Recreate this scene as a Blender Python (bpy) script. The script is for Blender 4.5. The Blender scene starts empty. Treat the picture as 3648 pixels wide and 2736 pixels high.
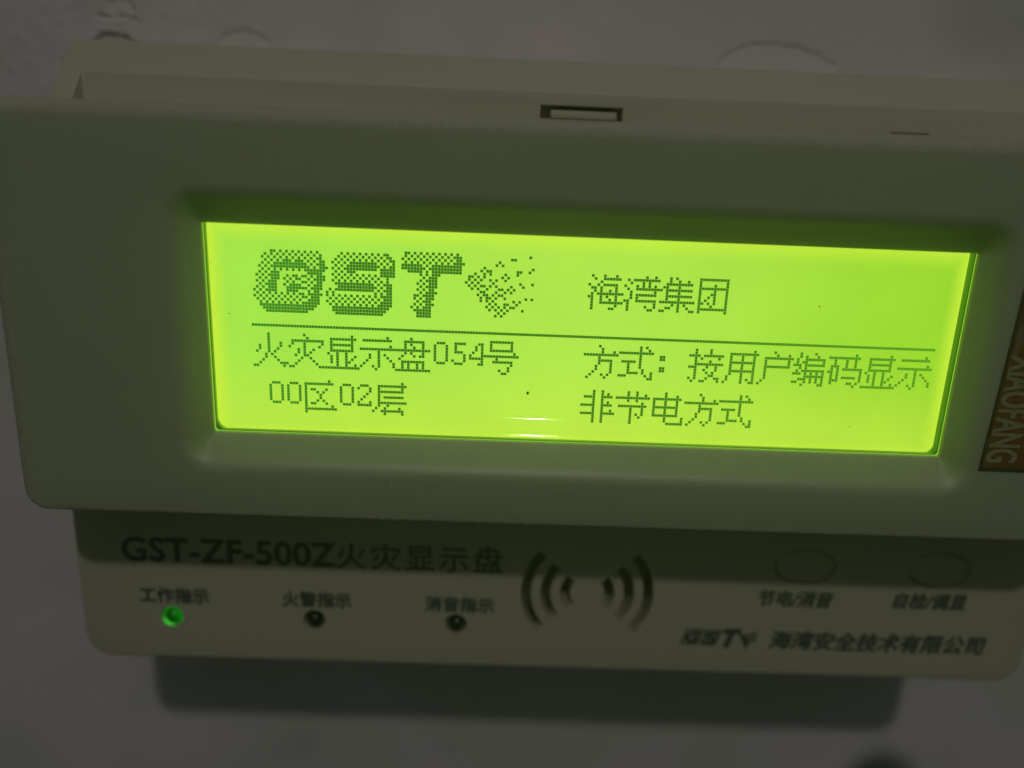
import bpy, bmesh, math, random
from mathutils import Vector, Matrix, noise

random.seed(7)
S = bpy.context.scene
COL = S.collection
MM = 0.001

# ---------------------------------------------------------------- camera
# axes of the camera (right, down, forward) in x right / y down / z away coordinates, position in mm
RC = [[0.9991259, -0.040595, -0.009977], [0.0364784, 0.9632302, -0.2661895], [0.0204161, 0.2655929, 0.9638691]]
CP = [-17.72031, -28.76765, -137.90931]
def w3(v):                                   # x right, y down, z away  ->  Blender X, Y, Z
    return Vector((v[0], v[2], -v[1]))
cam_d = bpy.data.cameras.new('camera')
cam = bpy.data.objects.new('camera', cam_d)
COL.objects.link(cam)
rx, ry, rz = w3(RC[0]), -w3(RC[1]), -w3(RC[2])
M = Matrix((rx, ry, rz)).transposed().to_4x4()
M.translation = w3(CP) * MM
cam.matrix_world = M
cam_d.sensor_fit = 'HORIZONTAL'
cam_d.sensor_width = 36.0
cam_d.lens = 2800.0 / 3648.0 * 36.0
cam_d.clip_start = 0.005
cam_d.clip_end = 20.0
cam_d.dof.use_dof = True
cam_d.dof.focus_distance = 0.1404
cam_d.dof.aperture_fstop = 5.3
S.camera = cam

# ---------------------------------------------------------------- world, lamp, exposure
wd = bpy.data.worlds.new('World')
S.world = wd
wd.use_nodes = True
bg = wd.node_tree.nodes['Background']
bg.inputs['Color'].default_value = (0.0180, 0.0240, 0.0185, 1)
bg.inputs['Strength'].default_value = 1.0
ld = bpy.data.lights.new('ceiling_lamp', 'AREA')
ld.shape = 'DISK'
ld.size = 0.08
ld.energy = 5.5
ld.color = (1.0, 0.965, 0.92)
lamp = bpy.data.objects.new('ceiling_lamp', ld)
lamp.location = (0.085, -1.235, 1.345)
lamp.rotation_euler = (Vector((0, 0, 0)) - lamp.location).to_track_quat('-Z', 'Y').to_euler()
COL.objects.link(lamp)
S.view_settings.view_transform = 'Standard'
S.view_settings.look = 'None'
S.view_settings.exposure = 0.0
S.view_settings.gamma = 1.0
S.render.engine = 'CYCLES'
S.cycles.max_bounces = 10
S.cycles.diffuse_bounces = 6
S.cycles.use_denoising = True

# ---------------------------------------------------------------- materials
def mat(name, col, rough=0.5, spec=0.5, bump=None, mott=None, metal=0.0, sss=0.0):
    m = bpy.data.materials.new(name)
    m.use_nodes = True
    nt = m.node_tree
    b = nt.nodes['Principled BSDF']
    b.inputs['Base Color'].default_value = (*col, 1)
    b.inputs['Roughness'].default_value = rough
    b.inputs['Specular IOR Level'].default_value = spec
    b.inputs['Metallic'].default_value = metal
    if sss:
        b.inputs['Subsurface Weight'].default_value = sss
        b.inputs['Subsurface Radius'].default_value = (0.7, 1.0, 0.3)
        b.inputs['Subsurface Scale'].default_value = 0.005
    tc = nt.nodes.new('ShaderNodeTexCoord')
    if mott:
        sc, amt, tint = mott
        n = nt.nodes.new('ShaderNodeTexNoise')
        n.inputs['Scale'].default_value = sc
        n.inputs['Detail'].default_value = 4
        nt.links.new(tc.outputs['Object'], n.inputs['Vector'])
        mx = nt.nodes.new('ShaderNodeMix')
        mx.data_type = 'RGBA'
        mx.inputs['A'].default_value = (*[c * (1 - amt) for c in col], 1)
        mx.inputs['B'].default_value = (*[c * (1 + amt) * t for c, t in zip(col, tint)], 1)
        nt.links.new(n.outputs['Fac'], mx.inputs['Factor'])
        nt.links.new(mx.outputs['Result'], b.inputs['Base Color'])
    if bump:
        sc, dist, st = bump
        n = nt.nodes.new('ShaderNodeTexNoise')
        n.inputs['Scale'].default_value = sc
        n.inputs['Detail'].default_value = 3
        nt.links.new(tc.outputs['Object'], n.inputs['Vector'])
        bp = nt.nodes.new('ShaderNodeBump')
        bp.inputs['Strength'].default_value = st
        bp.inputs['Distance'].default_value = dist
        nt.links.new(n.outputs['Fac'], bp.inputs['Height'])
        nt.links.new(bp.outputs['Normal'], b.inputs['Normal'])
    return m

IVORY = mat('ivory_plastic', (0.535, 0.505, 0.375), 0.42, 0.45, (2200, 0.00006, 0.35), (45, 0.05, (1.0, 1.0, 0.97)))
HOOD = mat('hood_plastic', (0.42, 0.46, 0.29), 0.42, 0.5, (2300, 0.00008, 0.4), (40, 0.05, (1.0, 1.0, 0.97)), 0.0, 0.55)
HOOD_EDGE = mat('glossy_hood_edge', (0.50, 0.485, 0.36), 0.18, 0.8, (2600, 0.00045, 1.0), (40, 0.05, (1.0, 1.0, 0.97)), 0.0, 0.4)  # paler, glossier and grainier copy of the hood plastic for its rounded edge
BASE = mat('back_box_plastic', (0.56, 0.525, 0.40), 0.45, 0.4, (2200, 0.00006, 0.3), (40, 0.05, (1.0, 0.99, 0.97)))
INK = mat('printed_ink', (0.08, 0.098, 0.080), 0.6, 0.3)
BLACKG = mat('unlit_led_lens', (0.010, 0.026, 0.014), 0.22, 0.5)
STICKER = mat('sticker_film', (0.165, 0.075, 0.024), 0.35, 0.4, None, (90, 0.15, (1.1, 0.9, 0.8)))
STICKER_EDGE = mat('sticker_border', (0.055, 0.055, 0.022), 0.4, 0.3)
STICKER_INK = mat('sticker_letters', (0.30, 0.29, 0.15), 0.5, 0.3)
STICKER_RED = mat('sticker_red_letters', (0.20, 0.15, 0.09), 0.5, 0.3)
SCRATCH = mat('scuffed_plastic', (0.62, 0.62, 0.5), 0.6, 0.3)
DUST = mat('dust_speck', (0.03, 0.045, 0.015), 0.8, 0.1)

def emit_lcd(name, stops, rough=0.08):
    """backlit panel: stops = function building a colour socket from object coordinates"""
    m = bpy.data.materials.new(name)
    m.use_nodes = True
    nt = m.node_tree
    b = nt.nodes['Principled BSDF']
    b.inputs['Base Color'].default_value = (0.01, 0.015, 0.008, 1)
    b.inputs['Roughness'].default_value = rough
    b.inputs['Specular IOR Level'].default_value = 0.4
    c = stops(nt)
    nt.links.new(c, b.inputs['Emission Color'])
    b.inputs['Emission Strength'].default_value = 1.0
    return m

def N(nt, t, **kw):
    n = nt.nodes.new(t)
    for k, v in kw.items():
        setattr(n, k, v)
    return n
def mapr(nt, src, a, b, c=0.0, d=1.0, smooth=True):
    n = N(nt, 'ShaderNodeMapRange')
    n.interpolation_type = 'SMOOTHSTEP' if smooth else 'LINEAR'
    for i, v in zip(('From Min', 'From Max', 'To Min', 'To Max'), (a, b, c, d)):
        n.inputs[i].default_value = v
    nt.links.new(src, n.inputs['Value'])
    return n.outputs['Result']
def mixc(nt, f, a, b):
    n = N(nt, 'ShaderNodeMix', data_type='RGBA')
    for s, v in (('A', a), ('B', b)):
        if isinstance(v, tuple):
            n.inputs[s].default_value = (*v, 1)
        else:
            nt.links.new(v, n.inputs[s])
    if isinstance(f, float):
        n.inputs['Factor'].default_value = f
    else:
        nt.links.new(f, n.inputs['Factor'])
    return n.outputs['Result']
def math2(nt, op, a, b):
    n = N(nt, 'ShaderNodeMath', operation=op)
    for i, v in enumerate((a, b)):
        if isinstance(v, (int, float)):
            n.inputs[i].default_value = v
        else:
            nt.links.new(v, n.inputs[i])
    return n.outputs[0]
WALLY = 54.0
OY = WALLY * MM                                  # the panel's Empty stands on the wall plane
def screen_cols(nt):
    tc = N(nt, 'ShaderNodeTexCoord')
    sp = N(nt, 'ShaderNodeSeparateXYZ')
    nt.links.new(tc.outputs['Object'], sp.inputs[0])
    x, z = sp.outputs['X'], sp.outputs['Z']
    base = mixc(nt, mapr(nt, x, -0.055, -0.005), (0.40, 0.84, 0.070), (0.46, 0.845, 0.074))
    base = mixc(nt, mapr(nt, x, 0.000, 0.066), base, (0.35, 0.735, 0.030))
    low = mapr(nt, z, -0.002, -0.020)
    base = mixc(nt, math2(nt, 'MULTIPLY', low, 0.7), base, (0.56, 0.875, 0.060))
    e = mapr(nt, x, -0.0650, -0.0686)
    e = math2(nt, 'MAXIMUM', e, mapr(nt, x, 0.0615, 0.0648))
    e = math2(nt, 'MAXIMUM', e, mapr(nt, z, 0.0140, 0.0180, 0.0, 0.8))
    e = math2(nt, 'MAXIMUM', e, mapr(nt, z, -0.0180, -0.0200, 0.0, 0.8))
    base = mixc(nt, e, base, (0.60, 0.92, 0.050))
    no = N(nt, 'ShaderNodeTexNoise')
    no.inputs['Scale'].default_value = 3500
    no.inputs['Detail'].default_value = 2
    nt.links.new(tc.outputs['Object'], no.inputs['Vector'])
    n2 = N(nt, 'ShaderNodeTexNoise')
    n2.inputs['Scale'].default_value = 60
    nt.links.new(tc.outputs['Object'], n2.inputs['Vector'])
    f = math2(nt, 'ADD', mapr(nt, no.outputs['Fac'], 0.3, 0.7, 0.955, 1.03, False), mapr(nt, n2.outputs['Fac'], 0.3, 0.7, -0.03, 0.03, False))
    vm = N(nt, 'ShaderNodeVectorMath', operation='SCALE')
    nt.links.new(base, vm.inputs[0])
    nt.links.new(f, vm.inputs['Scale'])
    return vm.outputs[0]
def dot_cols(nt):
    tc = N(nt, 'ShaderNodeTexCoord')
    sp = N(nt, 'ShaderNodeSeparateXYZ')
    nt.links.new(tc.outputs['Object'], sp.inputs[0])
    x = sp.outputs['X']
    a = mixc(nt, mapr(nt, x, -0.062, -0.040), (0.030, 0.235, 0.016), (0.022, 0.155, 0.008))
    return mixc(nt, mapr(nt, x, 0.012, 0.062, smooth=False), a, (0.085, 0.33, 0.014))
LCD = emit_lcd('backlit_lcd', screen_cols)
DOT = emit_lcd('lcd_dark_dot', dot_cols)
LCD_EDGE = mat('green_acrylic', (0.10, 0.40, 0.03), 0.14, 0.6)
LCD_RIM = emit_lcd('lit_acrylic_edge', lambda nt: mixc(nt, 0.0, (0.27, 0.62, 0.04), (0.27, 0.62, 0.04)), 0.12)
LED_GLOW = emit_lcd('lit_led_collar', lambda nt: mixc(nt, 0.0, (0.0, 0.24, 0.003), (0.0, 0.24, 0.003)), 0.3)
def led_cols(nt):
    tc = N(nt, 'ShaderNodeTexCoord')
    g = N(nt, 'ShaderNodeNewGeometry')
    sp = N(nt, 'ShaderNodeSeparateXYZ')
    nt.links.new(g.outputs['Normal'], sp.inputs[0])
    f = math2(nt, 'ADD', math2(nt, 'MULTIPLY', sp.outputs['X'], 0.45), math2(nt, 'MULTIPLY', sp.outputs['Z'], 0.30))
    a = mixc(nt, mapr(nt, f, 0.05, 0.45), (0.0, 0.045, 0.0), (0.0, 0.15, 0.003))
    h = math2(nt, 'ADD', math2(nt, 'MULTIPLY', sp.outputs['X'], -0.6), math2(nt, 'MULTIPLY', sp.outputs['Z'], -0.75))
    return mixc(nt, mapr(nt, h, 0.70, 0.92), a, (0.02, 2.2, 0.05))
LED_LIT = emit_lcd('lit_led_lens', led_cols, 0.15)

# ---------------------------------------------------------------- mesh helpers (coordinates in mm)
def link(name, me, m, parent=None, smooth=None, label=None):
    if m is not None:
        ms = m if isinstance(m, (list, tuple)) else [m]
        for k in ms:
            me.materials.append(k)
    if smooth is not None:
        me.polygons.foreach_set('use_smooth', [True] * len(me.polygons))
        me.set_sharp_from_angle(angle=math.radians(smooth))
    me.name = name
    o = bpy.data.objects.new(name, me)
    COL.objects.link(o)
    if parent is not None:
        o.parent = parent
        if parent.type == 'EMPTY':
            o.location = -parent.location
    if label:
        o['label'] = label
    return o
def me_from(vs, fs, mi=None):
    me = bpy.data.meshes.new('m')
    me.from_pydata([(x * MM, y * MM, z * MM) for x, y, z in vs], [], fs)
    if mi:
        me.polygons.foreach_set('material_index', mi)
    me.update()
    return me
def rrect(x0, x1, z0, z1, r, n=6):
    """rounded rectangle, counter-clockwise seen from the front; r = one radius or (bl, br, tr, tl)"""
    rs = r if isinstance(r, (list, tuple)) else (r, r, r, r)
    pts = []
    for (cx, sx, cz, sz, a0), q in zip(((x0, 1, z0, 1, 180), (x1, -1, z0, 1, 270), (x1, -1, z1, -1, 0), (x0, 1, z1, -1, 90)), rs):
        for i in range(n + 1):
            a = math.radians(a0 + 90 * i / n)
            pts.append((cx + sx * q + q * math.cos(a), cz + sz * q + q * math.sin(a)))
    return pts
def loft(loops, cap0=False, cap1=False, mi=None):
    """loops = list of (points, y); bridged in order"""
    vs, fs, ms = [], [], []
    n = len(loops[0][0])
    for p, y in loops:
        vs += [(x, y, z) for x, z in p]
    for k in range(len(loops) - 1):
        for i in range(n):
            j = (i + 1) % n
            fs.append((k * n + i, k * n + j, (k + 1) * n + j, (k + 1) * n + i))
            ms.append(mi[k] if mi else 0)
    if cap0:
        fs.append(tuple(range(n - 1, -1, -1)))
        ms.append(0)
    if cap1:
        fs.append(tuple((len(loops) - 1) * n + i for i in range(n)))
        ms.append(0)
    return me_from(vs, fs, ms)
def fix_normals(me):
    bm = bmesh.new()
    bm.from_mesh(me)
    bmesh.ops.recalc_face_normals(bm, faces=bm.faces[:])
    bm.to_mesh(me)
    bm.free()
    return me
def flip(me):
    me.flip_normals()
    return me
def box_me(x0, x1, y0, y1, z0, z1, bevel=0.0, seg=2):
    bm = bmesh.new()
    bmesh.ops.create_cube(bm, size=1.0)
    for v in bm.verts:
        v.co = Vector((((x0 + x1) / 2 + v.co.x * (x1 - x0)) * MM, ((y0 + y1) / 2 + v.co.y * (y1 - y0)) * MM, ((z0 + z1) / 2 + v.co.z * (z1 - z0)) * MM))
    if bevel:
        bmesh.ops.bevel(bm, geom=bm.edges[:], offset=bevel * MM, segments=seg, affect='EDGES', profile=0.5)
    me = bpy.data.meshes.new('m')
    bm.to_mesh(me)
    bm.free()
    return me
def prism_y(pts, y0, y1):
    """closed prism from an (x, z) outline between two depths"""
    return fix_normals(loft([(pts, y0), (pts, y1)], True, True))
def cut(me, cutters):
    """subtract closed meshes from a closed mesh"""
    o = bpy.data.objects.new('tmp', me)
    COL.objects.link(o)
    bm = bmesh.new()
    for c in cutters:
        bm.from_mesh(c)
    cm = bpy.data.meshes.new('c')
    bm.to_mesh(cm)
    bm.free()
    oc = bpy.data.objects.new('tmpc', cm)
    COL.objects.link(oc)
    md = o.modifiers.new('b', 'BOOLEAN')
    md.operation = 'DIFFERENCE'
    md.solver = 'EXACT'
    md.object = oc
    dg = bpy.context.evaluated_depsgraph_get()
    res = bpy.data.meshes.new_from_object(o.evaluated_get(dg))
    bpy.data.objects.remove(o)
    bpy.data.objects.remove(oc)
    return res
def text_me(s, x0, x1, z0, z1, y, bold=0.0, shear=0.0, turn=False, space=1.0):
    """lettering fitted into the box x0..x1, z0..z1 on the plane y; turn = rotated a quarter turn clockwise"""
    cu = bpy.data.curves.new('t', 'FONT')
    cu.body = s
    cu.resolution_u = 3
    cu.space_character = space
    o = bpy.data.objects.new('t', cu)
    COL.objects.link(o)
    dg = bpy.context.evaluated_depsgraph_get()
    me = bpy.data.meshes.new_from_object(o.evaluated_get(dg))
    bpy.data.objects.remove(o)
    bpy.data.curves.remove(cu)
    P = [(v.co.x, v.co.y) for v in me.vertices]
    if turn:
        P = [(b, -a) for a, b in P]
    ax, bx = min(p[0] for p in P), max(p[0] for p in P)
    az, bz = min(p[1] for p in P), max(p[1] for p in P)
    w = (x1 - x0) - shear * (z1 - z0)
    for v, (px, pz) in zip(me.vertices, P):
        q = (pz - az) / (bz - az)
        v.co = Vector(((x0 + (px - ax) / (bx - ax) * w + shear * q * (z1 - z0)) * MM, y * MM, (z0 + q * (z1 - z0)) * MM))
    me.update()
    if bold:
        w_ = bold * (z1 - z0)
        src = me.copy()
        bm = bmesh.new()
        for q in range(9):
            a = 2 * math.pi * q / 8
            r_ = 0.0 if q == 8 else w_
            cp = src.copy()
            for v in cp.vertices:
                v.co.x += r_ * math.cos(a) * MM
                v.co.z += r_ * math.sin(a) * MM
                v.co.y -= q * 0.0015 * MM
            bm.from_mesh(cp)
        bm.to_mesh(me)
        bm.free()
    if len(me.polygons) and sum(p.normal.y * p.area for p in me.polygons) > 0:
        me.flip_normals()
    return me
def join(mes):
    bm = bmesh.new()
    for m in mes:
        bm.from_mesh(m)
    me = bpy.data.meshes.new('m')
    bm.to_mesh(me)
    bm.free()
    return me

# ---------------------------------------------------------------- the wall, with chipped and cracked paint above the panel
CHIPS = [  # outline (x, z) in mm of a patch where the paint has come off, depth, softness of its lower edge
    [(-113.5, 49.6), (-110.8, 50.6), (-110.2, 52.6), (-108.6, 53.6), (-104.6, 53.6), (-102.6, 52.6), (-101.2, 50.6), (-101.5, 46.0), (-112.0, 46.0)],
    [(-107.8, 58.4), (-105.6, 57.4), (-102.8, 57.6), (-101.4, 59.0), (-102.2, 61.0), (-104.0, 62.0), (-107.4, 61.0)],
    [(-84.4, 50.0), (-83.6, 53.6), (-81.0, 55.6), (-77.4, 56.5), (-73.4, 55.4), (-71.0, 53.6), (-72.6, 52.6), (-75.4, 51.4), (-76.0, 50.0), (-80, 46)],
    [(29.4, 52.6), (31.2, 55.4), (35.4, 57.6), (41.0, 58.6), (47.4, 58.2), (53.6, 56.4), (58.0, 54.4), (56.0, 52.6), (50.0, 51.2), (38.0, 51.0)],
]
CHIP_DEPTH = [0.75, 0.5, 0.42, 0.46]
LIP = [0.10, 0.06, 0.0, 0.0]
CRACKS = [  # polyline, width, depth
    ([(-118.5, 47.9), (-115.2, 48.4), (-113.5, 49.6), (-111.2, 50.3), (-110.4, 52.6), (-108.4, 53.8), (-105.0, 53.9), (-102.9, 52.8), (-100.6, 51.9)], 0.45, 0.95),
    ([(-109.6, 57.6), (-106.6, 57.5), (-103.2, 57.9), (-101.0, 57.0)], 0.45, 0.85),
    ([(-101.4, 59.0), (-102.6, 61.4), (-104.8, 63.0)], 0.4, 0.3),
]
def seg_d(p, a, b):
    ax, az = a
    bx, bz = b
    t = max(0.0, min(1.0, ((p[0] - ax) * (bx - ax) + (p[1] - az) * (bz - az)) / ((bx - ax) ** 2 + (bz - az) ** 2 + 1e-9)))
    return math.hypot(p[0] - ax - t * (bx - ax), p[1] - az - t * (bz - az))
def inside(p, poly):
    c = False
    j = len(poly) - 1
    for i in range(len(poly)):
        if (poly[i][1] > p[1]) != (poly[j][1] > p[1]) and p[0] < (poly[j][0] - poly[i][0]) * (p[1] - poly[i][1]) / (poly[j][1] - poly[i][1]) + poly[i][0]:
            c = not c
        j = i
    return c
def wall_relief(x, z):
    """depth behind the wall plane in mm, and how much bare plaster shows"""
    v = Vector((x * 0.05, z * 0.05, 3.0))
    d = 0.28 * noise.noise(v) + 0.10 * noise.noise(v * 4.1)
    bare = 0.0
    if z > 42 and x < -60:
        d += 0.16 * noise.noise(v * 7.0) * min(1.0, (-60 - x) / 25)
    if z > 42:
        wob = (0.5 * noise.noise(Vector((x * 0.7, z * 0.7, 1.0))), 0.5 * noise.noise(Vector((x * 0.7, z * 0.7, 9.0))))
        p = (x + wob[0], z + wob[1])
        for poly, dep, lip in zip(CHIPS, CHIP_DEPTH, LIP):
            if not (min(q[0] for q in poly) - 3 < x < max(q[0] for q in poly) + 3):
                continue
            dist = min(seg_d(p, poly[i - 1], poly[i]) for i in range(len(poly)))
            s = dist if inside(p, poly) else -dist
            k = max(0.0, min(1.0, (s + 0.15) / 0.45))
            d += dep * k - lip * math.exp(-((s + 0.8) / 0.8) ** 2) * (1 - k)
            bare = max(bare, k)
        for line, wdt, dep in CRACKS:
            if not (min(q[0] for q in line) - 2 < x < max(q[0] for q in line) + 2):
                continue
            dist = min(seg_d(p, line[i], line[i + 1]) for i in range(len(line) - 1))
            d += dep * max(0.0, 1 - dist / wdt)
    return d, bare
def frange(a, b, n):
    return [a + (b - a) * i / n for i in range(n + 1)]
xs = frange(-300, -136, 10)[:-1] + frange(-136, -66, 175)[:-1] + frange(-66, 20, 70)[:-1] + frange(20, 66, 92)[:-1] + frange(66, 110, 36)[:-1] + frange(110, 300, 14)
zs = frange(-330, -140, 12)[:-1] + frange(-140, 40, 60)[:-1] + frange(40, 72, 84)[:-1] + frange(72, 300, 14)
vs, bare = [], []
for z in zs:
    for x in xs:
        d, b = wall_relief(x, z)
        edge = 0.0 if -160 < x < 150 else 1.0
        vs.append((x, WALLY + 0.35 + d, z))
        bare.append(b)
nx = len(xs)
fs = [(j * nx + i, j * nx + i + 1, (j + 1) * nx + i + 1, (j + 1) * nx + i) for j in range(len(zs) - 1) for i in range(nx - 1)]
wm = me_from(vs, fs)
at = wm.attributes.new('bare', 'FLOAT', 'POINT')
at.data.foreach_set('value', bare)
WALL = mat('old_wall_paint', (0.60, 0.555, 0.525), 0.75, 0.25, (900, 0.00008, 0.4))
nt = WALL.node_tree
b = nt.nodes['Principled BSDF']
tc = N(nt, 'ShaderNodeTexCoord')
n1 = N(nt, 'ShaderNodeTexNoise')
n1.inputs['Scale'].default_value = 28
n1.inputs['Detail'].default_value = 5
nt.links.new(tc.outputs['Object'], n1.inputs['Vector'])
n2 = N(nt, 'ShaderNodeTexNoise')
n2.inputs['Scale'].default_value = 11
n2.inputs['Detail'].default_value = 3
nt.links.new(tc.outputs['Object'], n2.inputs['Vector'])
c = mixc(nt, mapr(nt, n1.outputs['Fac'], 0.36, 0.66), (0.71, 0.67, 0.655), (0.82, 0.725, 0.75))
c = mixc(nt, mapr(nt, n2.outputs['Fac'], 0.52, 0.72, 0.0, 0.55), c, (0.62, 0.64, 0.585))
ab = N(nt, 'ShaderNodeAttribute', attribute_name='bare')
c = mixc(nt, math2(nt, 'MULTIPLY', ab.outputs['Fac'], 0.3), c, (0.85, 0.815, 0.78))
# a soft cast shadow painted as a dark blotch low on the wall, and fainter smudges
def blotch(cx, cz, rx_, rz_, soft, seed):
    sp = N(nt, 'ShaderNodeSeparateXYZ')
    nz = N(nt, 'ShaderNodeTexNoise')
    nz.inputs['Scale'].default_value = 70
    nt.links.new(tc.outputs['Object'], nz.inputs['Vector'])
    nt.links.new(tc.outputs['Object'], sp.inputs[0])
    dx = math2(nt, 'DIVIDE', math2(nt, 'SUBTRACT', sp.outputs['X'], cx * MM), rx_ * MM)
    dz = math2(nt, 'DIVIDE', math2(nt, 'SUBTRACT', sp.outputs['Z'], cz * MM), rz_ * MM)
    r = math2(nt, 'SQRT', math2(nt, 'ADD', math2(nt, 'MULTIPLY', dx, dx), math2(nt, 'MULTIPLY', dz, dz)), 0)
    r = math2(nt, 'ADD', r, math2(nt, 'MULTIPLY', math2(nt, 'SUBTRACT', nz.outputs['Fac'], 0.5), 0.35))
    return mapr(nt, r, 1.0 + soft, 1.0 - soft)
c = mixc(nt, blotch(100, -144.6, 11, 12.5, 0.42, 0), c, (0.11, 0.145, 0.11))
c = mixc(nt, math2(nt, 'MULTIPLY', blotch(-69.5, -134, 3, 4, 0.6, 1), 0.2), c, (0.25, 0.26, 0.26))
c = mixc(nt, math2(nt, 'MULTIPLY', blotch(-28, -134, 3, 3, 0.6, 1), 0.15), c, (0.25, 0.26, 0.26))
c = mixc(nt, math2(nt, 'MULTIPLY', blotch(93, 66, 13, 9, 0.7, 1), 0.30), c, (0.30, 0.33, 0.28))
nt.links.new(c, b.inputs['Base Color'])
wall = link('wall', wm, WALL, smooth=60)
wall['kind'] = 'structure'
wall['label'] = 'old grey painted wall with chipped and cracked paint behind the panel'

# ---------------------------------------------------------------- the fire display panel
panel = bpy.data.objects.new('fire_display_panel', None)
panel.empty_display_size = 0.03
panel.location = (-0.0017, OY, -0.074)
COL.objects.link(panel)
panel['label'] = 'ivory plastic fire alarm display panel with glowing green screen, mounted on the wall'
panel['category'] = 'display panel'

XL, XR = -104.3, 100.9
# back box against the wall: sloping top with a step cut into it, a latch slot and a small notch
prof = [(WALLY + 0.2, -73.5), (30.0, -73.5), (24.0, 30.0), (18.9, 36.0), (29.3, 48.4), (30.0, 49.3), (31.0, 49.7), (WALLY + 0.2, 49.7)]
vs = [(XL + 0.2, y, z) for y, z in prof] + [(XR - 0.2, y, z) for y, z in prof]
k = len(prof)
fs = [tuple(range(k)), tuple(range(2 * k - 1, k - 1, -1))] + [(i, k + i, k + (i + 1) % k, (i + 1) % k) for i in range(k)]
bb = fix_normals(me_from(vs, fs))
bb = cut(bb, [box_me(-99.8, 96.4, 5, 25, 33, 43.35)])
bb = cut(bb, [box_me(-10.95, 5.25, 20, 31, 35.5, 40.85), box_me(58.8, 66.5, 20, 28.5, 35, 38.55)])
def bevel_me(me, w, seg, ang):
    bm = bmesh.new()
    bm.from_mesh(me)
    es = [e for e in bm.edges if len(e.link_faces) == 2 and e.calc_face_angle(0) > math.radians(ang)]
    bmesh.ops.bevel(bm, geom=es, offset=w * MM, segments=seg, affect='EDGES', profile=0.5, clamp_overlap=True)
    bm.to_mesh(me)
    bm.free()
    return me
bevel_me(bb, 0.55, 3, 25)
link('back_box', bb, BASE, panel, 40)
link('latch_tab', box_me(-8.9, 4.2, 25.6, 30.5, 38.5, 40.0, 0.25), BASE, panel, 40)

# lower front cover with its slots, lamp holes and button openings
def rr_box(y_front, y_back, fil, x0, x1, z0, z1, r, seg=5, n=8):
    loops = [(rrect(x0, x1, z0, z1, r, n), y_back)]
    for i in range(seg + 1):
        a = math.pi / 2 * i / seg
        ins = fil * (1 - math.cos(a))
        loops.append((rrect(x0 + ins, x1 - ins, z0 + ins, z1 - ins, max(0.3, r - ins), n), y_front + fil - fil * math.sin(a)))
    return fix_normals(loft(loops, True, True))
body = rr_box(12.0, 31.0, 1.0, XL, XR, -77.3, 36.0, 5.8)
def arc_slot(cx, cz, r, a0, a1, w):
    out = []
    n = 18
    for i in range(n + 1):
        a = math.radians(a0 + (a1 - a0) * i / n)
        out.append((cx + (r + w / 2) * math.cos(a), cz + (r + w / 2) * math.sin(a)))
    for i in range(n, -1, -1):
        a = math.radians(a0 + (a1 - a0) * i / n)
        out.append((cx + (r - w / 2) * math.cos(a), cz + (r - w / 2) * math.sin(a)))
    return prism_y(out, 8.0, 20.5)
def oval(cx, cz, a, b_, n=48):
    return [(cx + a * math.cos(2 * math.pi * i / n), cz + b_ * math.sin(2 * math.pi * i / n)) for i in range(n)]
SCX, SCZ = 3.4, -58.2
slots = [arc_slot(SCX, SCZ, r, c0 - 42, c0 + 42, 2.15) for r in (4.75, 8.95, 13.1) for c0 in (0, 180)]
LEDS = [(-85.2, -66.9), (-54.9, -66.7), (-24.5, -66.7)]
BTNS = [(49.3, -50.4), (78.3, -50.3)]
holes = [prism_y(oval(x, z, 2.35, 2.35, 32), 8.0, 14.2) for x, z in LEDS] + [prism_y(oval(x, z, 6.6, 4.15), 8.0, 15.0) for x, z in BTNS]
body = cut(body, slots + holes)
link('front_cover', body, IVORY, panel, 35)

def dome_me(cx, cz, a, b_, y_rim, y_top, rings=6, n=40, skirt=3.0):
    loops = [(oval(cx, cz, a, b_, n), y_rim + skirt), (oval(cx, cz, a, b_, n), y_rim)]
    for i in range(1, rings):
        t = math.pi / 2 * i / rings
        loops.append((oval(cx, cz, a * math.cos(t), b_ * math.cos(t), n), y_rim + (y_top - y_rim) * math.sin(t)))
    return fix_normals(loft(loops, True, True))
for x, z in BTNS:
    f = []
    for ins, y in ((0, 15), (0, 12.2), (0.03, 12.1), (0.12, 12.0), (1.2, 11.88), (3.0, 11.8)):
        f.append((oval(x, z, 6.3 - ins, 3.85 - ins), y))
    link('push_button', fix_normals(loft(f, True, True)), IVORY, panel, 40)
for i, (x, z) in enumerate(LEDS):
    lit = i == 0
    o = link('indicator_led', dome_me(x + 0.1, z - 0.1, 1.8, 1.8, 12.9, 11.2), LED_LIT if lit else BLACKG, panel, 50,
             'glowing green indicator light' if lit else 'unlit dark indicator light')
    ring = [(oval(x + 0.1, z - 0.1, 1.8, 1.8, 32), 13.1), (oval(x + 0.1, z - 0.1, 2.1, 2.1, 32), 13.1), (oval(x + 0.1, z - 0.1, 2.1, 2.1, 32), 13.8)]
    if lit:
        link('led_collar', flip(loft(ring)), LED_GLOW, o, 30)

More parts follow.
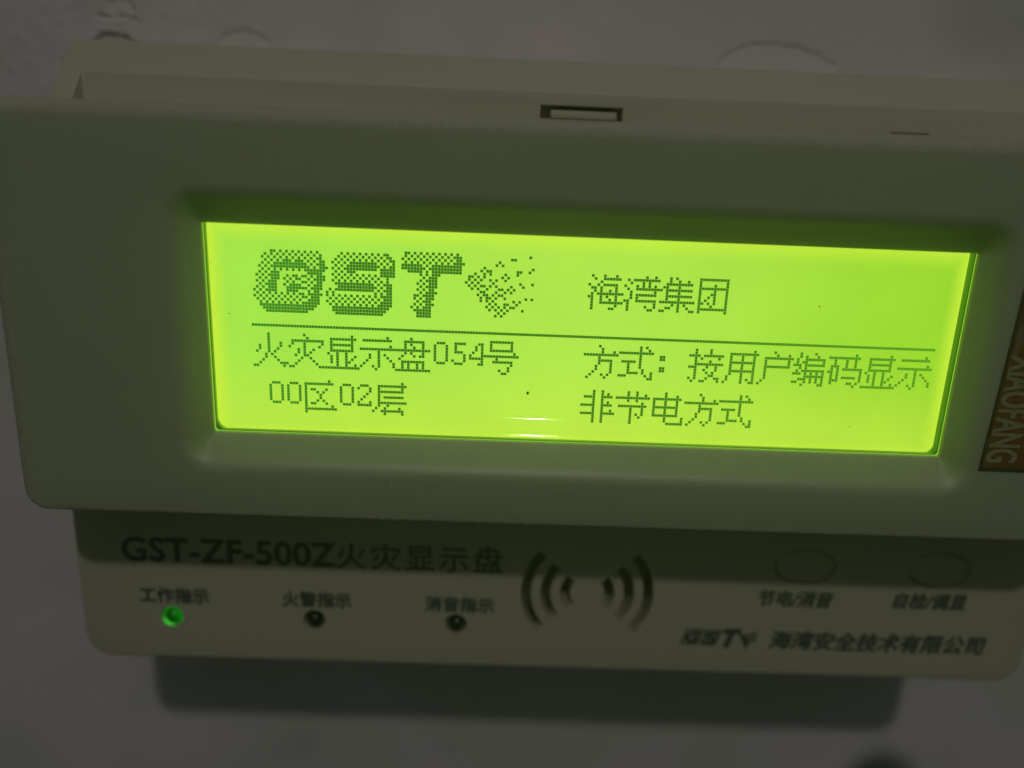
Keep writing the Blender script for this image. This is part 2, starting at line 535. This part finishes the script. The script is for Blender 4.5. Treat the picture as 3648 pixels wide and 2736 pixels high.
# printing on the lower cover
PY = 11.95
def ink(name, mes, lab):
    return link(name, join(mes), INK, panel, None, lab)
ink('model_lettering', [text_me('GST-ZF-500Z', -94.5, -50.2, -53.9, -48.5, PY, 0.0422), text_me('火灾显示盘', -49.8, -14.9, -54.3, -48.2, PY, 0.018, space=1.12)], 'large dark lettering naming the panel')
ink('lamp_caption', [text_me('工作指示', -91.7, -77.2, -63.6, -60.1, PY, 0.042)], 'caption above the lit lamp')
ink('lamp_caption', [text_me('火警指示', -61.5, -47.0, -63.6, -60.1, PY, 0.042)], 'caption above the middle lamp')
ink('lamp_caption', [text_me('消音指示', -31.1, -16.5, -63.7, -60.2, PY, 0.042)], 'caption above the third lamp')
ink('button_caption', [text_me('节电/消音', 40.0, 56.6, -60.0, -56.2, PY, 0.042, 0.16)], 'caption under the first button')
ink('button_caption', [text_me('自检/调显', 69.5, 85.7, -59.6, -55.8, PY, 0.042, 0.16)], 'caption under the second button')
ink('maker_lettering', [text_me('海湾安全技术有限公司', 43.9, 91.6, -70.4, -66.0, PY, 0.0424, 0.16)], 'slanted maker name')
def slab(x0, x1, z0, z1, t, sh=0.3):
    """slanted block outline with a stroke t"""
    def p(x, z):
        return (x + sh * (z - z0), PY, z)
    o_ = [p(x0, z0), p(x1, z0), p(x1, z1), p(x0, z1)]
    i_ = [p(x0 + t, z0 + t), p(x1 - t, z0 + t), p(x1 - t, z1 - t), p(x0 + t, z1 - t)]
    return me_from(o_ + i_, [(q, (q + 1) % 4, 4 + (q + 1) % 4, 4 + q) for q in range(4)])
lg = [slab(24.4, 28.2, -70.0, -66.1, 0.42), text_me('G', 25.3, 28.7, -69.4, -66.9, PY - 0.01, 0.12, 0.25),
      slab(28.6, 32.2, -70.1, -66.2, 0.42), text_me('S', 29.4, 32.8, -69.5, -67.0, PY - 0.01, 0.12, 0.25),
      text_me('T', 32.9, 37.4, -70.2, -66.2, PY, 0.10, 0.28)]
lg.append(me_from([(36.9, PY, -66.9), (39.0, PY, -70.8), (39.6, PY, -69.2), (38.2, PY, -67.2)], [(0, 1, 2, 3)]))
for q in range(3):
    lg.append(me_from([(38.4 + q * 0.25, PY, -67.3 - q * 0.75), (40.9 + q * 0.1, PY, -66.3 - q * 0.9), (41.0 + q * 0.1, PY, -66.8 - q * 0.9), (38.6 + q * 0.25, PY, -67.8 - q * 0.75)], [(3, 2, 1, 0)]))
ink('maker_logo', lg, 'small slanted maker emblem')

# hood: the raised front with the screen window
HX0, HX1, HZ0, HZ1, HY = -102.1, 98.7, -34.4, 36.55, -7.0
WX0, WX1, WZ0, WZ1, WY = -68.45, 64.65, -19.55, 17.75, -2.5
CX0, CX1, CZ0, CZ1 = -72.2, 68.0, -24.1, 22.8
n = 8
fil = 2.6
loops = [(rrect(HX0, HX1, HZ0, HZ1, 4.6, n), 12.3), (rrect(HX0, HX1, HZ0, HZ1, 4.6, n), HY + fil)]
for i in range(1, 7):
    a = math.pi / 2 * i / 6
    ins = fil * (1 - math.cos(a))
    loops.append((rrect(HX0 + ins, HX1 - ins, HZ0 + ins * 0.45, HZ1 - ins, 4.6 - ins * 0.9, n), HY + fil - fil * math.sin(a)))
# the slope round the window starts with a broad soft shoulder
SL = 4.7 / 4.0
for t in range(9):
    q = -1.7 + 3.4 * t / 8                                       # across the shoulder, from the flat face into the slope
    dy = SL * (q + 1.7) ** 2 / 6.8
    loops.append((rrect(CX0 + q, CX1 - q, CZ0 + q, CZ1 - q, 5.0 - q * 1.2, n), HY + dy))
loops.append((rrect(WX0 - 0.12, WX1 + 0.12, WZ0 - 0.12, WZ1 + 0.12, 0.45, n), WY - 0.06))
loops.append((rrect(WX0, WX1, WZ0, WZ1, 0.4, n), WY + 0.06))
loops.append((rrect(WX0, WX1, WZ0, WZ1, 0.4, n), 1.5))
hood = link('hood', flip(loft(loops, mi=[0] + [1] * 6 + [0] * 30)), [HOOD, HOOD_EDGE], panel, 28)
# orientation check: the first side face must look outwards
if hood.data.polygons[0].normal.dot(Vector((hood.data.polygons[0].center.x, 0, hood.data.polygons[0].center.z))) < 0:
    hood.data.flip_normals()

# screen: backlit plate, acrylic edge frame, dark dots
FX0, FX1, FZ0, FZ1 = -68.25, 64.45, -19.40, 17.9
rr = (2.1, 1.7, 0.4, 0.4)
fl = [(rrect(WX0 - 0.6, WX1 + 0.6, WZ0 - 0.6, WZ1 + 0.6, 0.5, n), -1.75), (rrect(FX0, FX1, FZ0, FZ1, (0.7, 0.7, 0.4, 0.4), n), -1.75),
      (rrect(FX0 + 0.10, FX1 - 0.10, FZ0 + 0.10, FZ1, (0.8, 0.8, 0.4, 0.4), n), -1.66), (rrect(FX0 + 0.12, FX1 - 0.12, FZ0 + 0.12, FZ1, (1.4, 1.2, 0.4, 0.4), n), -1.3),
      (rrect(FX0 - 0.15, FX1 - 0.05, FZ0 - 0.25, FZ1 + 0.3, rr, n), 0.02)]
lf = link('screen_frame', loft(fl, mi=[1, 0, 0, 0]), [LCD_EDGE, LCD_RIM], panel, 35)
if lf.data.polygons[0].normal.y > 0:
    lf.data.flip_normals()
scr = link('screen', me_from([(-70, 0, -21), (66, 0, -21), (66, 0, 20), (-70, 0, 20)], [(0, 1, 2, 3)]), LCD, panel)

GL = {}
def glyph_rows(ch,s): GL[ch]=s.split()
glyph_rows('火',""".....#...... .....#...... .....#...... .....#...#.. ..#..#...#.. ..#..#..#... .#...#.#.... ....#.#..... ....#..#.... ...#....#... ..#......### ##........#.""")
glyph_rows('灾',""".....#...... ......#..... .########### .#...#.....# #....#....#. ...#.#..#... ...#.#.#.... ..#..##..... ....#..#.... ...#....#... ..#......#.. ##........##""")
glyph_rows('显',""".........#.. ..#########. ..#......#.. ..########.. ..#......#.. ..########.. .#..#..#.... ..#.#..#..#. ..#.#..#.#.. ..#.#..##... ....#..#..#. ############""")
glyph_rows('示',""".........#.. .##########. ............ ..........#. ############ ......#..... ...#..#.#... ...#..#..#.. ..#...#...#. .#....#....# #...#.#....# .....#......""")
glyph_rows('盘',""".....#...... ...#######.. ...#.#...#.. ...#..#..#.. ############ ...#.#...#.. ..#...#.##.. .#.......... ..########.. ..#.#..#.#.. ..#.#..#.#.. ############""")
glyph_rows('0',"""...... ..###. .#...# .#...# .#...# .#...# .#...# .#...# ..###. ...... ...... ......""")
glyph_rows('5',"""...... ..#### ..#... ..#... ..###. .....# .....# .#...# ..###. ...... ...... ......""")
glyph_rows('4',"""...... ....## ...#.# ...#.# ..#..# .#...# .##### .....# ....## ...... ...... ......""")
glyph_rows('2',"""...... ..###. .#...# .....# ....#. ...#.. ..#... .#...# .##### ...... ...... ......""")
glyph_rows('号',"""..########.. ..#......#.. ..#......#.. ..########.. ..........#. ############ ....#....... ...#######.. .........#.. ........#... .....#..#... ......##....""")
glyph_rows('区',""".........#.. .##########. .#.......... .#.##...#... .#...#.#.... .#....#..... .#....#..... .#...#.#.... .#.##...#... .#........#. .########### .#..........""")
glyph_rows('层',"""..........#. ..########## ..#.......#. ..#########. ..#......... ..#.#######. ..#......... ..########## ..#..#...... .#..#....#.. #..########. ....#.....#.""")
glyph_rows('海',""".#...#...#.. ..#..######. ....#....... #..#.#####.. .##.#....#.. ..#.#..#.#.. .#.######### ##..#.#..#.. .#..#..#.#.. .#..######## .#.......#.. .#.....##...""")
glyph_rows('湾',""".......#..#. .#.######### ..#...#.#... #...#.#.#.#. .#..######## ..#.......#. ..#.#######. ..#.#....... ##..#######. .#........#. .#.....#..#. .#......##..""")
glyph_rows('集',"""...#.#...... ...#..#..#.. ..#########. .##...#..... #.#########. ..#...#..... ..#########. ..#...#..... ############ ....#.#.#... ..##..#..#.. ##....#...##""")
glyph_rows('团',""".##########. .#........#. .#....#...#. .##########. .#....#...#. .#...##...#. .#..#.#...#. .#.#..#...#. .##.#.#...#. .#...#....#. .##########. .#........#.""")
glyph_rows('方',""".....#...... ......#..... ......#...#. ############ .....#...... .....#####.. .....#...#.. ....#....#.. ....#....#.. ...#.....#.. ..#...#.#... .#.....#....""")
glyph_rows('式',""".......#.#.. .......#..#. ############ .......#.... .......#.... .#####.#.... ...#...#.... ...#...#.... ...#....#... ...####.#..# ###......#.# ..........##""")
glyph_rows(':',"""............ ............ ............ ..##........ ..##........ ............ ............ ..##........ ..##........ ............ ............ ............""")
glyph_rows('按',"""..#....#.... ..#....#.... ####.####### ..#.#.....#. ..#....#.... ..########## ###...#..#.. ..#..#...#.. ..#...#.#... ..#....##... #.#...#..##. .#..##....#.""")
glyph_rows('用',"""..........#. ..########## ..#...#...#. ..#...#...#. ..#########. ..#...#...#. ..#...#...#. ..#########. ..#...#...#. .#....#...#. .#....#.#.#. #.....#..##.""")
glyph_rows('户',""".....#...... ......#...#. ..########## ..#.......#. ..#.......#. ..#########. ..#......... ..#......... ..#......... ..#......... .#.......... #...........""")
glyph_rows('编',"""..#....#.... ..#.#...#... .#..#######. .#.##.....#. ###.#######. ..#.#....... .#.########. ###.#.#.#.#. ....#######. ..###.#.#.#. ##..#.#.#.#. ...#.....##.""")
glyph_rows('码',""".........#.. ###########. ..#...#..#.. ..#...#..#.. .###..#..#.. .#.#.####### ##.#.......# .#.#.......# .#.#.#####.# .###.......# .#.....##.#. .........#..""")
glyph_rows('非',"""....#..#.... ....#..#.#.. .####..####. ....#..#.... ....#..#.#.. #####..####. ....#..#.... ....#..#..#. #####..##### ....#..#.... ....#..#.... ....#..#....""")
glyph_rows('节',"""....#..#.... ....#..#..#. ############ ....#..#.... .........#.. .##########. .....#...#.. .....#...#.. .....#.#.#.. .....#..#... .....#...... .....#......""")
glyph_rows('电',""".....#...... .....#...#.. .##########. .#...#...#.. .#...#...#.. .#########.. .#...#...#.. .#...#...#.. .#########.. .....#.....# .....#.....# ......######""")
# logo rows: row index r relative to -25 (r=-1 is first row of the T)
def runs(spec):
    o=[]
    for p in spec.split():
        if '-' in p:a,b=p.split('-');o+=range(int(a),int(b)+1)
        else:o.append(int(p))
    return o
Gs=["7 8 10 12 14 16 18 20 22","5 7 9 11 13 15 17 19 21 23","4 6 8 10 12 14 16 18 20 22 23","5 7 9 11-13 15-17 19 21 23 24","4 6 8-18 20 22-24","3 5 7-19 21 23-25","4 6 8 10 12 14 16 18-24","3 5 7-9 19-23","2 4 6-9 12 14 15 17 18 20 22-24","3 5 7-9 11 13 15 16 19 21-24","2 4 6-8 12 14 17 18 20 22 23","3 5-8 11 13-16 19 21-23","2 4 6-8 12-18 20-23","1 3 5-8 12-15 19 21 22","2 4 6 8 10 12 14 16 17 19-23","1 3 5 7 9 11 13 15 17 18 20-22","2 4 6 8 10 12 14 16 19-22","3 5 7 9 11 13 15 17-22","3-21","4-20","5-18"]
Ss=["30 32 34 36 38 40 42 44 45","29 31 33 35 37 39 41 43 45 46","28 30 32 34 36 38 40 42 44 46 47","27 29 31 33-41 43 45 47","28 30 32-42 44 46 47","27 29 31-41 43-47","28 30 32-34 43-47","27 29 31 33 35 37 39 41 43-47","28 30 32 34 36 38 40 42 45","27 29 31 33 35 37 39 41 43 45","28-40 42 44-46","29-41 43 45 46","26 28-40 42 44-46","25 27 41 43 45 46","25 27 29 31 33 35 37 39 41 43-46","26 28 30 32 34 36 38 40 42 44-46","25 27 29 31 33 35 37 39 41 43-46","26 28 30 32 34 36 38 40 42-46","27-45","27-44","28-43"]
Ts=["51 52 54 56 58 60 62 64 66 68","51 53 55 57 59 61 63 65 67-69","50 52 54 56 58 60 62 64 66 68 69","51 53 55 57 59 61 63 65 67-70","50-56 58 60-69","50-57 59-69","52-56 58 60-69","56 58 60-62","57 59-61","56 58-61","55 57 59-61","56 58-61","55 57 59 60","56 58-61","54 55 57-60","54 56 58-60","55 57-59","54 56 58-60","53 55 57-59","54-59","55-59","55-59"]
sc=[(-26,92),(-25,86),(-25,87),(-24,82),(-23,81),(-23,83),(-22,77),(-22,93),(-21,76),(-21,78),(-21,79),(-21,88),(-21,89),(-21,92),(-20,74),(-20,77),(-20,79),(-20,84),(-20,88),(-19,72),(-19,73),(-19,75),(-19,77),(-19,83),(-19,85),(-18,72),(-18,74),(-18,76),(-18,79),(-18,81),(-18,84),(-17,71),(-17,73),(-17,75),(-17,80),(-17,89),(-17,93),(-16,72),(-16,74),(-16,76),(-16,77),(-16,79),(-16,81),(-16,86),(-16,90),(-15,73),(-15,75),(-15,78),(-15,82),(-15,83),(-15,85),(-15,87),(-14,76),(-14,77),(-14,81),(-14,84),(-14,86),(-13,75),(-13,77),(-13,78),(-13,80),(-13,82),(-13,83),(-12,76),(-12,78),(-12,79),(-12,81),(-12,84),(-12,91),(-12,93),(-11,76),(-11,78),(-11,80),(-11,87),(-11,89),(-10,79),(-10,81),(-10,84),(-10,85),(-10,88),(-9,78),(-9,80),(-9,82),(-9,84),(-9,86),(-9,87),(-8,79),(-8,81),(-8,83),(-8,85),(-8,90),(-7,82),(-7,84),(-6,81),(-6,83)]
logo=[]
for arr,top in((Gs,-25),(Ss,-25),(Ts,-26)):
    for i,s in enumerate(arr):
        for cc in runs(s): logo.append((cc,top+i))
logo+=[(b,a) for a,b in sc]
for key,v in GL.items():
    assert len(v)==12 and len({len(x) for x in v})==1,(key,[len(x) for x in v])

PU, PV = 0.53, 0.53 * 0.99408
def dots(name, cells, lab):
    vs, fs = [], []
    hx, hz = PU * 0.455, PV * 0.455
    for u, v in cells:
        x, z = (u - 115.5) * PU, -v * PV
        i = len(vs)
        vs += [(x - hx, -0.03, z - hz), (x + hx, -0.03, z - hz), (x + hx, -0.03, z + hz), (x - hx, -0.03, z + hz)]
        fs.append((i, i + 1, i + 2, i + 3))
    return link(name, me_from(vs, fs), DOT, scr, None, lab)
def glyph(ch, u0, v0):
    rows = GL[ch]
    w = 6 if ch in '0524' else 12
    return [(u0 + i, v0 + j) for j, r in enumerate(rows) for i in range(w) if r[i] == '#']
def line(s, u0, v0):
    out = []
    for ch in s:
        out += glyph(ch, u0, v0)
        u0 += 6 if ch in '0524' else 12
    return out
dots('screen_logo', logo, 'chequered logo with a burst of dots')
dots('screen_text', line('海湾集团', 112, -21), 'four characters beside the logo')
dots('screen_rule', [(i, 0) for i in range(232)], 'dotted line across the screen')
dots('screen_text', line('火灾显示盘054号', 0, 3), 'panel number line')
dots('screen_text', line('00区02层', 4, 19), 'zone and floor line')
dots('screen_text', line('方式:按用户编码显示', 112, 3), 'display mode line')
dots('screen_text', line('非节电方式', 112, 19), 'power mode line')
# dust under the screen cover
sv, sf = [], []
for x, z, r in ((-11.86, -10.83, 0.29), (39.27, 7.14, 0.13), (50.19, 10.05, 0.08), (-65.35, 1.82, 0.11), (-68.0, 10.7, 0.08), (48.14, -15.0, 0.10), (-22.6, 0.2, 0.07), (-8.2, -0.6, 0.06), (4, -4.5, 0.05)):
    i = len(sv)
    for q in range(10):
        a = 2 * math.pi * q / 10
        rr_ = r * random.uniform(0.8, 1.2)
        sv.append((x + rr_ * 0.85 * math.cos(a), -0.045, z + rr_ * 1.2 * math.sin(a)))
    sf.append(tuple(range(i, i + 10)))
dm = link('dust_specks', me_from(sv, sf), DUST, scr)
dm['kind'] = 'stuff'

# added near-clear glossy strips low on the screen, tilted to throw lamp glints
GLINT_STRIP = bpy.data.materials.new('clear_glint_strip')
GLINT_STRIP.use_nodes = True
nt = GLINT_STRIP.node_tree
nt.nodes.remove(nt.nodes['Principled BSDF'])
tr = N(nt, 'ShaderNodeBsdfTransparent')
gl = N(nt, 'ShaderNodeBsdfGlossy')
gl.inputs['Roughness'].default_value = 0.035
ms_ = N(nt, 'ShaderNodeMixShader')
ms_.inputs[0].default_value = 0.028
nt.links.new(tr.outputs[0], ms_.inputs[1])
nt.links.new(gl.outputs[0], ms_.inputs[2])
nt.links.new(ms_.outputs[0], nt.nodes['Material Output'].inputs['Surface'])
for z, h in ((-19.05, 0.20), (-15.75, 0.16)):
    vs, fs = [], []
    for i in range(61):
        x = -30 + i * 0.65
        vs += [(x, -0.08 - h * 0.67, z), (x, -0.08 - h * 0.36, z + h * 0.5), (x, -0.08, z + h)]
    for i in range(60):
        for q in range(2):
            a = i * 3 + q
            fs.append((a, a + 3, a + 4, a + 1))
    link('added_glint_strip', me_from(vs, fs), GLINT_STRIP, scr, 80)

# scuffs on the hood face
sc = []
for x, z0, z1, w in ((-35.7, -29.7, -26.1, 0.10), (20.0, 27.4, 28.6, 0.07), (-12.5, 28.0, 29.3, 0.06), (27, -27.4, -26.9, 0.08), (49, -29, -28.2, 0.06)):
    sc.append(me_from([(x - w, HY - 0.02, z1), (x, HY - 0.02, z0), (x + w, HY - 0.02, z1)], [(0, 1, 2)]))
so = link('scuff_marks', join(sc), SCRATCH, hood)
so['kind'] = 'stuff'

# ---------------------------------------------------------------- the sticker on the hood, running out of the picture
stk = bpy.data.objects.new('warning_sticker', None)
stk.empty_display_size = 0.01
stk.location = (0.0758, HY * MM, -0.005)
COL.objects.link(stk)
stk['label'] = 'brown sticker strip with pale upright capital letters, stuck on the hood beside the screen'
stk['category'] = 'sticker'
def slant(me, k_=0.0388, z0=-20.34):                              # the strip leans a little
    for v in me.vertices:
        v.co.x += k_ * (v.co.z - z0 * MM)
    return me
ZT, ZB = 33.0, -20.34
link('sticker_border', slant(box_me(69.19, 81.5, HY - 0.06, HY + 0.02, ZB, ZT)), STICKER_EDGE, stk)
link('sticker_field', slant(box_me(69.75, 80.9, HY - 0.08, HY + 0.02, ZB + 0.75, ZT - 0.6)), STICKER, stk)
link('sticker_lettering', slant(text_me('XIAOFANG', 70.05, 75.5, -18.45, 1.05, HY - 0.10, 0.007, turn=True)), STICKER_INK, stk)
link('sticker_lettering', slant(text_me('正', 70.3, 76.1, 1.1, 6.4, HY - 0.10, 0.035, turn=True)), STICKER_RED, stk)

# ---------------------------------------------------------------- added volume that stands in for lens glare round the bright screen
GLARE = bpy.data.materials.new('lens_glare_volume')
GLARE.use_nodes = True
nt = GLARE.node_tree
nt.nodes.remove(nt.nodes['Principled BSDF'])
pv = N(nt, 'ShaderNodeVolumePrincipled')
pv.inputs['Color'].default_value = (0.9, 0.9, 0.9, 1)
pv.inputs['Density'].default_value = 0.65
pv.inputs['Anisotropy'].default_value = 0.7
nt.links.new(pv.outputs[0], nt.nodes['Material Output'].inputs['Volume'])
hz = link('glare_volume', box_me(-420, 420, -420, 420, -1400, 420), GLARE)
hz['kind'] = 'stuff'
